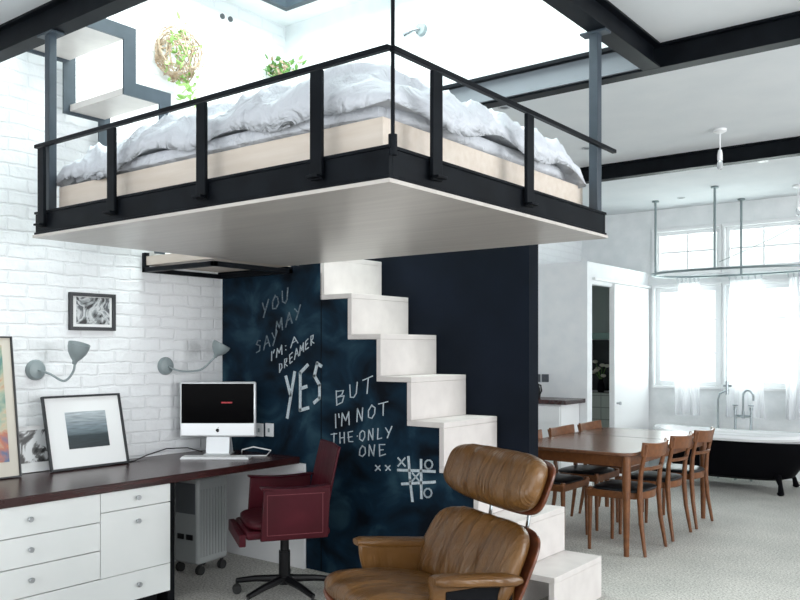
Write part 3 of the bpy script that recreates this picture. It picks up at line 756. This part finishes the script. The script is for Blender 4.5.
# ------------------------------------------------------------------ lounge chair
lc = thing('lounge_chair', 'tan leather lounge chair with padded headrest in the foreground', 'armchair', (-2.10, 2.91, 0), math.radians(-25.8))
def tilt(o, loc, rx): o.location = loc; o.rotation_euler = (rx, 0, 0); return o
def crease(P, amp, fx, seed, ax=1):
    return amp*(abs(noise.noise(Vector((P.x*fx, P.y*2.2+seed, P.z*2.2))))*-1.6+.3)
# cushions are modelled lying (x wide, y long, z thick) and tilted up; z>0 faces the sitter
def cushion(w, l, t, wrap, cr, seed, taper=0, n=26, p=4.0, q=2.6):
    def wf(P):
        x, y, z = P; s_ = 1-taper*(y/l); x *= s_
        z2 = z+wrap*(x*x)/(w*w) 
        if z > 0: z2 += cr*(-abs(noise.noise(Vector((x*9+.25*math.sin(y*9), y*1.4+seed, seed))))*1.5+.25)*(1-(abs(P.x)/w)**4)
        return (x, y, z2)
    return MB().ell((0, 0, 0), w, l, t, p, q, n, wf)
def shell(w, l, t, wrap, taper=0):
    def wf(P):
        x, y, z = P; x *= 1-taper*(y/l); return (x, y, z+wrap*(x*x)/(w*w))
    return MB().ell((0, 0, 0), w, l, t, 4, 5, 18, wf)
sa = math.radians(-10)
tilt(cushion(.30, .30, .075, .02, .03, 1.0).build('seat_cushion', M['tan'], lc), (0, -.11, .418), math.radians(-9))
tilt(shell(.325, .31, .018, .05).build('seat_shell', M['veneer'], lc), (0, -.10, .36), math.radians(-9))
ba = math.radians(62)
tilt(cushion(.37, .198, .07, .06, .04, 4.0, .04, p=4.2).build('back_cushion', M['tan'], lc), (0, .265, .548), ba)
tilt(shell(.378, .195, .014, .065, .04).build('back_shell', M['veneer'], lc), (0, .333, .522), ba)
ha = math.radians(66)
tilt(cushion(.355, .130, .09, .06, .018, 7.0, p=3.6).build('head_cushion', M['tan'], lc), (0, .385, .893), ha)
tilt(shell(.35, .128, .014, .065).build('head_shell', M['veneer'], lc), (0, .455, .865), ha)
for s in (-1, 1):
    MB().tube([(s*.15, .41, .60), (s*.15, .425, .70), (s*.15, .44, .78), (s*.15, .485, .90)], .011, 8, .6).build('spine_bracket', M['chrome'], lc)
    # armrest: pad with a curled front over a side shell
    g = MB(); loops = []
    for k in range(15):
        t = k/14; y = -.17+.40*t; w = .05*(1-abs(2*t-1)**6*.35); z = .585-.042*t
        c_ = []
        for j in range(14):
            a_ = 2*PI*j/14; c_.append((s*.365+w*math.copysign(abs(math.cos(a_))**.7, math.cos(a_)), y, z+.024*math.copysign(abs(math.sin(a_))**.8, math.sin(a_))*(1 if 0 < k < 14 else .6)))
        loops.append(c_)
    g.loft(loops); g.build('arm_pad', M['tan'], lc)
    g = MB(); loops = []
    for k in range(9):
        t = k/8; z = .562-.17*t; y0_, y1_ = -.168+.05*t*t, .225; xi, xo = s*(.322-.012*t), s*(.352-.012*t)
        loops.append([(xi, y0_, z+.018*(1-t)), (xi, y1_, z-.02), (xo, y1_, z-.02), (xo, y0_, z+.018*(1-t))])
    g.loft(loops); g.build('arm_side', M['tan'], lc, .01)
    MB().box(min(s*.345, s*.353), max(s*.345, s*.353), -.10, .21, .37, .53).build('arm_shell', M['matblack'], lc, .003)  # black instead of veneer, painted shade for the void under the arm
bs = MB().cyl((0, 0, .05), (0, 0, .33), .03).cyl((0, 0, .04), (0, 0, .09), .06)
for k in range(5):
    a_ = 2*PI*k/5+.3; dx, dy = math.cos(a_), math.sin(a_)
    bs.tube([(dx*.04, dy*.04, .075), (dx*.30, dy*.30, .022)], [.022, .013], 8)
bs.build('star_base', M['black'], lc)
for k in range(5):
    a_ = 2*PI*k/5+.3; MB().cyl((math.cos(a_)*.30, math.sin(a_)*.30, 0), (math.cos(a_)*.30, math.sin(a_)*.30, .016), .016).build('glide', M['brushed'], lc)

# ------------------------------------------------------------------ dining table
TX0, TX1, TY0, TY1, TZ = -3.28, -2.28, 5.62, 7.43, .74
tb = thing('dining_table', 'teak dining table with rounded corners and an extension seam', 'table', ((TX0+TX1)/2, (TY0+TY1)/2, 0))
hx, hy = (TX1-TX0)/2, (TY1-TY0)/2
def roundrect(a, b, r, z, n=6):
    o = []
    for cx_, cy_, a0 in ((a-r, b-r, 0), (-a+r, b-r, 90), (-a+r, -b+r, 180), (a-r, -b+r, 270)):
        for k in range(n+1): t = math.radians(a0+90*k/n); o.append((cx_+r*math.cos(t), cy_+r*math.sin(t), z))
    return o
MB().hexa(roundrect(hx, hy, .09, TZ-.024), roundrect(hx, hy, .09, TZ)).build('tabletop', M['tabletop'], tb, .004)
MB().box(-hx+.01, hx-.01, .18, .183, TZ+.0002, TZ+.0008).build('leaf_seam', M['matblack'], tb)
g = MB(); i_ = .05
g.box(-hx+i_, hx-i_, -hy+i_, -hy+i_+.022, TZ-.105, TZ-.025).box(-hx+i_, hx-i_, hy-i_-.022, hy-i_, TZ-.105, TZ-.025).box(-hx+i_, -hx+i_+.022, -hy+i_+.022, hy-i_-.022, TZ-.105, TZ-.025).box(hx-i_-.022, hx-i_, -hy+i_+.022, hy-i_-.022, TZ-.105, TZ-.025)
g.build('apron', M['teak'], tb, .002)
for sx in (-1, 1):
    for sy in (-1, 1):
        x, y = sx*(hx-.055), sy*(hy-.055)
        MB().tube([(x, y, TZ-.026), (x, y, TZ-.2), (x, y, 0)], [.031, .030, .019], 14).build('leg', M['teak'], tb)

# ------------------------------------------------------------------ dining chairs: local front = -Y
def make_chair(label):
    r = thing('dining_chair', label, 'chair', (0, 0, 0), 0, 'teak dining chairs around the table')
    # seat frame with rounded back
    def ring(a, bf, bb, z, n=10):
        o = [(-a, -bf, z), (a, -bf, z)]
        for k in range(n+1):
            t = PI*k/n; o.append((a*math.cos(t)*.97, .06+bb*math.sin(t), z))
        return o
    MB().hexa(ring(.225, .20, .155, .395), ring(.23, .205, .16, .448)).build('seat_frame', M['teak'], r, .004)
    def wf(P): return (P.x, P.y, P.z)
    MB().ell((0, -.0, .452), .215, .20, .026, 4, 2.6, 10).build('seat', M['blackleather'], r)
    for s in (-1, 1):
        MB().tube([(s*.205, -.185, .462), (s*.205, -.185, .40), (s*.207, -.19, 0)], [.019, .019, .012], 10).build('leg', M['teak'], r)
        MB().tube([(s*.205, .235, 0), (s*.19, .20, .22), (s*.185, .185, .42), (s*.19, .195, .58), (s*.205, .245, .80)], [.012, .017, .020, .017, .013], 10).build('leg', M['teak'], r)
    def rail(z0, z1, x, yb, dy, th, lift, n=12):
        lo = []
        for k in range(n+1):
            t = -1+2*k/n; y = yb+dy*(1-t*t); l = lift*t*t
            lo.append([(t*x, y-th, z0+l+.02*(1-t*t)*0), (t*x, y+th, z0+l), (t*x, y+th+.012, z1+l), (t*x, y-th+.012, z1+l)])
        return MB().loft(lo)
    rail(.70, .80, .222, .215, .055, .010, .014).build('top_rail', M['teak'], r, .004)
    rail(.605, .632, .195, .195, .050, .010, -.0).build('back_rail', M['teak'], r, .004)
    return r
labs = ['teak dining chair with black seat on the right side of the table, nearest the camera', 'teak dining chair with black seat in the middle of the right side of the table', 'teak dining chair with black seat on the right side of the table, nearest the bathtub',
        'teak dining chair on the left side of the table, nearest the stairs', 'teak dining chair in the middle of the left side of the table', 'teak dining chair on the far left side of the table, nearest the white room door']
ch = make_chair(labs[0])
for i, (x, y, a_) in enumerate(((-2.455, 5.94, -90), (-2.47, 6.545, -90), (-2.47, 7.10, -90), (-3.05, 5.95, 90), (-3.05, 6.55, 90), (-3.05, 7.12, 90))):
    o = ch if i == 0 else copy_tree(ch)
    o.location = (x, y, 0); o.rotation_euler.z = math.radians(a_); o['label'] = labs[i]

# ------------------------------------------------------------------ bathtub (long side along X)
BTX, BTY = -2.62, 9.30
bt = thing('bathtub', 'freestanding roll top bathtub, black outside and white inside, by the windows', 'bathtub', (BTX, BTY, 0))
def oval(a, b, z, n=40, p=2.6): return [(a*math.copysign(abs(math.cos(t))**(2/p), math.cos(t)), b*math.copysign(abs(math.sin(t))**(2/p), math.sin(t)), z) for t in [2*PI*k/n for k in range(n)]]
def oz(a, b, z, lift=.0, n=40):
    return [(x, y, z+lift*(abs(x)/a)**3) for x, y, _ in oval(a, b, z, n)]
g = MB().loft([oval(.50, .22, .12), oval(.60, .29, .15), oval(.68, .33, .26), oval(.76, .355, .40), oval(.80, .37, .525)])
g.bm.faces.ensure_lookup_table(); g.bm.faces.remove(g.bm.faces[-1]); g.build('tub_body', M['tubblack'], bt)
g = MB().loft([oval(.45, .18, .165), oval(.56, .245, .19), oval(.64, .29, .28), oval(.71, .325, .42), oval(.745, .335, .555)])
g.bm.faces.ensure_lookup_table(); g.bm.faces.remove(g.bm.faces[-1]); g.build('tub_basin', M['enamel'], bt)
MB().loft([oz(.79, .365, .526, .02), oz(.84, .405, .53, .035), oz(.855, .42, .555, .04), oz(.84, .405, .58, .045), oz(.79, .365, .575, .04), oz(.77, .35, .54, .03), oz(.70, .32, .532, .0)], cap=False, close=True).build('tub_rim', M['enamel'], bt)
for sx in (-1, 1):
    for sy in (-1, 1):
        MB().tube([(sx*.50, sy*.24, .18), (sx*.54, sy*.30, .10), (sx*.55, sy*.325, .03)], [.035, .022, .03], 10).ell((sx*.55, sy*.335, .022), .035, .035, .022, 2, 2, 6).build('claw_foot', M['tubblack'], bt)
# mixer tap standing behind the rim
pf = at(741, 430, 'Y', 9.69)
tp = thing('mixer_tap', 'chrome gooseneck mixer tap with two cross handles behind the bathtub rim', 'tap', (pf.x, 9.775, 0))
g = MB().cyl((0, 0, .70), (0, 0, .78), .016)
g.tube([(0, 0, .77), (0, 0, .95)] + [(.0+.055-.055*math.cos(t), 0-.02*math.sin(t), .95+.055*math.sin(t)*1.2) for t in [PI*k/8 for k in range(1, 9)]] + [(.11, 0, .90)], .012, 10)
g.build('spout', M['chrome'], tp)
MB().cyl((-.085, 0, .725), (.085, 0, .725), .015).build('bridge', M['chrome'], tp)
for s in (-1, 1):
    MB().cyl((s*.085, 0, 0.0), (s*.085, 0, .79), .014).cyl((s*.085, 0, .79), (s*.085, 0, .83), .022).cyl((s*.085-.03, 0, .845), (s*.085+.03, 0, .845), .007).build('tap_handle', M['chrome'], tp)
ps = at(718, 420, 'Y', 9.80)
sh = thing('shower_hose', 'chrome shower pipe and hook rising from behind the left of the bathtub', 'shower fitting', (ps.x, 9.80, 0))
MB().tube([(0, 0, 0), (0, 0, .90), (.02, 0, .97), (.08, 0, 1.0), (.12, 0, 1.02)], .012, 10).build('pipe', M['chrome'], sh)
MB().cyl((.10, 0, .96), (.10, 0, 1.12), .018).cyl((.06, 0, 1.06), (.15, 0, 1.06), .012).build('valve', M['chrome'], sh)

# ------------------------------------------------------------------ curtain hoop
HX, HYc, HZ = -2.68, 9.46, 2.33
hoop = thing('curtain_rail', 'oval metal curtain rail hung from ceiling poles around the bathtub', 'curtain rail', (HX, HYc, HZ))
MB().tube([(x, y, 0) for x, y, _ in oval(.88, .46, 0, 48, 2.3)], .013, 8, close=True).build('rail', M['polegrey'], hoop)
for x, y in ((-.86, .0), (-.05, -.455), (-.03, .455), (.86, .0)):
    MB().cyl((x, y, .0), (x, y, ZC-HZ-.001), .013).cyl((x, y, ZC-HZ-.018), (x, y, ZC-HZ-.001), .04).build('pole', M['polegrey'], hoop)
def curtain(pxa, pxb, label, yy=HYc+.455, seed=1):
    xa, xb = at(pxa, 300, 'Y', yy).x, at(pxb, 300, 'Y', yy).x; cx_ = (xa+xb)/2; w = (xb-xa)/2
    c0 = thing('curtain', label, 'curtain', (cx_, yy, .70), 0, 'sheer curtains on the bath rail')
    bm = bmesh.new(); n, mz = 60, 24; rows = []; z1 = HZ-.06-.70
    for j in range(mz+1):
        v = j/mz; z = v*z1; spread = 1.12-.25*v+.05*math.sin(v*7+seed); row = []
        for i in range(n+1):
            u = -1+2*i/n; x = u*w*spread+.01*math.sin(v*5+u*4)
            y = .035*math.sin(u*(9+seed)+.8*math.sin(v*3+seed))*(1.15-.5*v)+.012*math.sin(u*31+v*2)
            row.append(bm.verts.new((x, y, z)))
        rows.append(row)
    for j in range(mz):
        for i in range(n): bm.faces.new((rows[j][i], rows[j][i+1], rows[j+1][i+1], rows[j+1][i])).smooth = True
    me = bpy.data.meshes.new('fabric'); bm.to_mesh(me); bm.free(); me.materials.append(M['curtain'])
    o = bpy.data.objects.new('fabric', me); C.objects.link(o); o.parent = c0
    for k in range(6):
        x = -w+2*w*k/5
        ring = MB().tube([(x*.87, .022*math.cos(t), z1+.035+.028*math.sin(t)) for t in [2*PI*q/10 for q in range(10)]], .003, 5, close=True); ring.build('curtain_ring', M['chrome'], c0)
    return c0
curtain(676, 700, 'narrow sheer white curtain in front of the left lower window', seed=1)
curtain(727, 764, 'wide sheer white curtain hanging between the two lower windows', seed=2)
curtain(786, 818, 'sheer white curtain at the right edge of the photo', seed=3)

# ------------------------------------------------------------------ pendants, downlights, wire
def pendant(px, py, drop, label):
    p = at(px, py, 'Z', ZC); r = thing('pendant_light', label, 'pendant light', (p.x, p.y, ZC-drop-.16))
    H = drop+.16
    MB().lathe([(.001, H-.001), (.05, H-.001), (.05, H-.02), (.02, H-.035), (.001, H-.035)], seg=20).build('ceiling_rose', M['white'], r)
    MB().cyl((0, 0, .13), (0, 0, H-.03), .006, seg=8).build('cord', M['white'], r)
    MB().lathe([(.001, .16), (.014, .155), (.02, .12), (.02, .075), (.001, .075)], seg=16).build('bulb_holder', M['white'], r)
    MB().lathe([(.015, .075), (.022, .05), (.024, .02), (.015, .004), (.001, 0)], seg=16).build('bulb', M['bulb'], r)
    return r
pendant(720, 129, .16, 'bare bulb pendant hanging in front of the far black beam')
pendant(798, 185, .16, 'bare bulb pendant over the bathtub near the right edge')
for px, py, l in ((587, 148.5, 'round recessed downlight in the ceiling beside the right bed post'), (681, 198, 'small recessed downlight in the ceiling near the left curtain pole'), (763, 161.5, 'small white ceiling disc just beyond the far black beam'), (504, 107.5, 'recessed downlight in the ceiling seen just above the duvet')):
    p = at(px, py, 'Z', ZC-.004)
    d_ = thing('downlight', l, 'downlight', (p.x, p.y, ZC-.001))
    MB().lathe([(.045, 0), (.045, -.006), (.03, -.006), (.03, 0)], seg=20).build('trim_ring', M['brushed'] if px != 763 else M['white'], d_)
    MB().lathe([(.001, -.003), (.029, -.003), (.029, 0), (.001, 0)], seg=16).build('lens', M['radgrey'] if px != 763 else M['white'], d_)
wa, wb, wc, wd = P(648, 234, YF-.04), P(665, 244, YF-.3), P(720, 263, YF-.3), P(803, 222, YF-.04)
tag(MB().tube([wd, P(770, 239.5, YF-.06), P(719, 262, YF-.1)], .004, 5).build('hanging_wire', M['polegrey']), 'thin wire strung slantwise across the right upper window', 'wire')

# ------------------------------------------------------------------ kitchen corner seen past the stair wall
tag(boxc('kitchen_worktop', M['desk'], XL+.003, -3.90, 7.88, CYn-.003, .90, .945, .003), 'dark wooden worktop against the outside of the white room', 'worktop')
kc = thing('kitchen_cabinet', 'white cabinet below the dark wooden worktop beside the white room', 'cabinet', (-4.35, 8.12, 0))
MB().box(-.40, .38, -.20, .23, .0, .898).build('body', M['white'], kc, .003)
MB().box(-.38, -.01, -.222, -.201, .06, .88).build('door', M['white'], kc, .003); MB().box(.0, .37, -.222, -.201, .06, .88).build('door', M['white'], kc, .003)
pk = at(539.5, 400, 'Y', 8.1)
kt = thing('kettle', 'black rounded kettle on the wooden worktop beside the navy wall edge', 'kettle', (pk.x-.075, 8.1, .946))
MB().lathe([(.001, 0), (.075, 0), (.08, .03), (.075, .1), (.055, .16), (.02, .185), (.001, .19)]).build('body', M['black'], kt)
MB().tube([(.05, 0, .15), (.09, 0, .14), (.10, 0, .08), (.078, 0, .04)], .009, 8).build('handle', M['black'], kt)
for i, (px, l) in enumerate(((539.5, 'dark double socket on the white room wall, half behind the navy wall'), (545.5, 'dark square switch on the white room wall above the wooden worktop'))):
    p = at(px, 378, 'Y', CYn)
    s_ = thing('wall_switch', l, 'switch', (p.x, CYn-.0005, p.z-.045))
    MB().box(-.042 if i else -.02, .042 if i else .012, -.010, 0, 0, .088).build('plate', M['darksocket'], s_, .002)
    MB().box(-.012, .008, -.014, -.0105, .03, .055).build('rocker', M['radgrey'], s_)

# ------------------------------------------------------------------ plants and spot in the light well
pn = at(176, 56, 'X', XL+.08)
nest = thing('twig_nest', 'woven twig ball with green leaves hanging on the white wall beside the upper stair', 'hanging planter', (XL+.112, pn.y, pn.z))
random.seed(8); g = MB()
for i in range(90):
    q = Vector((random.gauss(0, 1), random.gauss(0, 1), random.gauss(0, 1))).normalized(); t = q.orthogonal().normalized(); t.rotate(Matrix.Rotation(random.uniform(0, 6.28), 3, q)); b_ = q.cross(t)
    R_ = random.uniform(.13, .19); ph = random.uniform(0, 6.28)
    g.tube([Vector(((t*math.cos(ph+k*.35)+b_*math.sin(ph+k*.35))*R_+q*.05).to_tuple())*1.0 for k in range(6)], .0045, 4)
for v in g.bm.verts: v.co.x *= .7
g.build('twigs', M['twig'], nest)
def leaves(n, ctr, spread, size, seed, m, parent, nm='leaves'):
    random.seed(seed); g = MB()
    for i in range(n):
        c_ = Vector((random.gauss(ctr[0], spread[0]), random.gauss(ctr[1], spread[1]), random.gauss(ctr[2], spread[2])))
        d = Vector((random.uniform(-1, 1), random.uniform(-1, 1), random.uniform(-.2, 1))).normalized(); w = d.orthogonal().normalized(); w.rotate(Matrix.Rotation(random.uniform(0, 6.28), 3, d)); nn = d.cross(w)*size*.06
        L_ = size*random.uniform(.7, 1.2); ps_ = [c_, c_+d*L_*.35+w*L_*.22, c_+d*L_*.7+w*L_*.17, c_+d*L_, c_+d*L_*.7-w*L_*.17, c_+d*L_*.35-w*L_*.22]
        g.hexa([p-nn for p in ps_], [p+nn for p in ps_])
    return g.build(nm, m, parent, smooth=False)
leaves(60, (.06, -.04, -.02), (.04, .05, .09), .05, 4, M['palegreen'], nest); leaves(34, (.04, .05, -.22), (.03, .025, .08), .05, 5, M['palegreen'], nest)
pp = at(254, 90, 'Y', 4.58)
tag(boxc('wall_ledge', M['plaster'], XL+.002, -3.95, 4.46, VY1+.039, 3.45, 3.51, .004), 'white ledge carrying the plants below the skylight', 'ledge')
pl = thing('potted_plant', 'leafy green potted plant on the beam behind the duvet, below the skylight', 'plant', (pp.x, 4.58, 3.5105))
MB().lathe([(.001, 0), (.032, 0), (.038, .09), (.04, .10), (.034, .10), (.03, .08), (.001, .08)], seg=18).build('pot', M['plaster'], pl)
g = MB()
for i in range(6): g.tube([(0, 0, .08), (random.uniform(-.03, .03), 0, .16), (random.uniform(-.07, .07), random.uniform(-.03, 0), .24)], .003, 4)
g.build('stem', M['green'], pl)
leaves(110, (0, -.03, .20), (.08, .03, .055), .075, 6, M['green'], pl)
pp2 = at(288, 90, 'Y', 4.64)
pl2 = thing('trailing_plant', 'low trailing brownish green plant beside the taller potted plant', 'plant', (pp2.x, 4.58, 3.5105))
MB().lathe([(.001, 0), (.04, 0), (.04, .05), (.001, .05)], seg=18).build('pot', M['plaster'], pl2)
leaves(110, (0.02, -.06, .10), (.09, .03, .045), .05, 16, M['green'], pl2); leaves(50, (0.04, -.07, .09), (.08, .03, .04), .045, 17, M['twig'], pl2, 'dry_leaves')
psp = at(422, 30, 'Y', VY1+.04)
sp = thing('wall_spotlight', 'small chrome swivel spotlight on the white wall above the bed', 'spotlight', psp)
MB().lathe([(.001, -.03), (.04, -.028), (.045, 0), (.001, 0)], seg=20, ax='Y').build('wall_plate', M['lampgrey'], sp)
MB().tube([(0, -.03, 0), (-.03, -.06, -.01), (-.10, -.08, -.03)], [.01, .014, .026], 12).build('lamp_head', M['chrome'], sp)
for px in (222, 230):
    p = at(px, 16.5+(px-222)*.35, 'X', XL)
    tag(MB().lathe([(.001, .0), (.02, 0), (.02, .01), (.001, .012)], seg=14, ax='X').build('wall_stud', M['radgrey'], None, loc=p), 'small round grey stud high on the white wall, the %s one of two' % ('left' if px == 222 else 'right'), 'stud', 'studs high on the white wall')

for cat_, grp in (('steel beam', 'black steel ceiling beams'), ('lamp', 'gooseneck lamps on the brick wall'), ('pendant light', 'bare bulb pendants'), ('downlight', 'small round ceiling fittings')):
    for o in bpy.data.objects:
        if o.get('category') == cat_: o['group'] = grp
# ------------------------------------------------------------------ light
wd_ = bpy.data.worlds.new('sky'); bpy.context.scene.world = wd_; wd_.use_nodes = True
bg = wd_.node_tree.nodes['Background']; bg.inputs['Color'].default_value = (.93, .97, 1, 1); bg.inputs['Strength'].default_value = 1.05
def area(name, loc, rot, sx, sy, power, col=(.97, .985, 1)):
    l = bpy.data.lights.new(name, 'AREA'); l.shape = 'RECTANGLE'; l.size = sx; l.size_y = sy; l.energy = power; l.color = col
    o = bpy.data.objects.new(name, l); C.objects.link(o); o.location = loc; o.rotation_euler = rot; return o
area('daylight_roof', ((SX0+SX1)/2, (SYa+SYb)/2, ZR+.5), (0, 0, 0), 2.3, 1.8, 125)
area('daylight_far', ((ox0+px1)/2, YF+.6, 1.9), (-PI/2, 0, 0), 2.6, 2.6, 105)
area('fill_side_near', (XR+.4, -.2, 1.8), (0, PI/2, 0), 2.4, 3.2, 50)  # added fill lamp outside an invented side opening
area('fill_side_far', (XR+.4, 5.4, 1.8), (0, PI/2, 0), 2.4, 4.0, 140)  # added fill lamp, brightens the far zone from an unseen opening
area('fill_near', (-.6, YN-.5, 1.8), (PI/2, 0, 0), 5.8, 2.3, 65)  # added fill lamp behind the camera, no known window there

# ------------------------------------------------------------------ camera
cam = bpy.data.cameras.new('camera'); co_ = bpy.data.objects.new('camera', cam); C.objects.link(co_)
cam.sensor_width = 36; cam.lens = F/800*36; cam.shift_y = (HY-300)/800; cam.clip_start = .05
co_.location = (0, 0, CAMH); co_.rotation_euler = (PI/2, 0, YAW)
sc = bpy.context.scene; sc.camera = co_
sc.view_settings.view_transform = 'Standard'; sc.view_settings.look = 'None'; sc.view_settings.gamma = 1; sc.view_settings.use_curve_mapping = False
sc.view_settings.exposure = .68
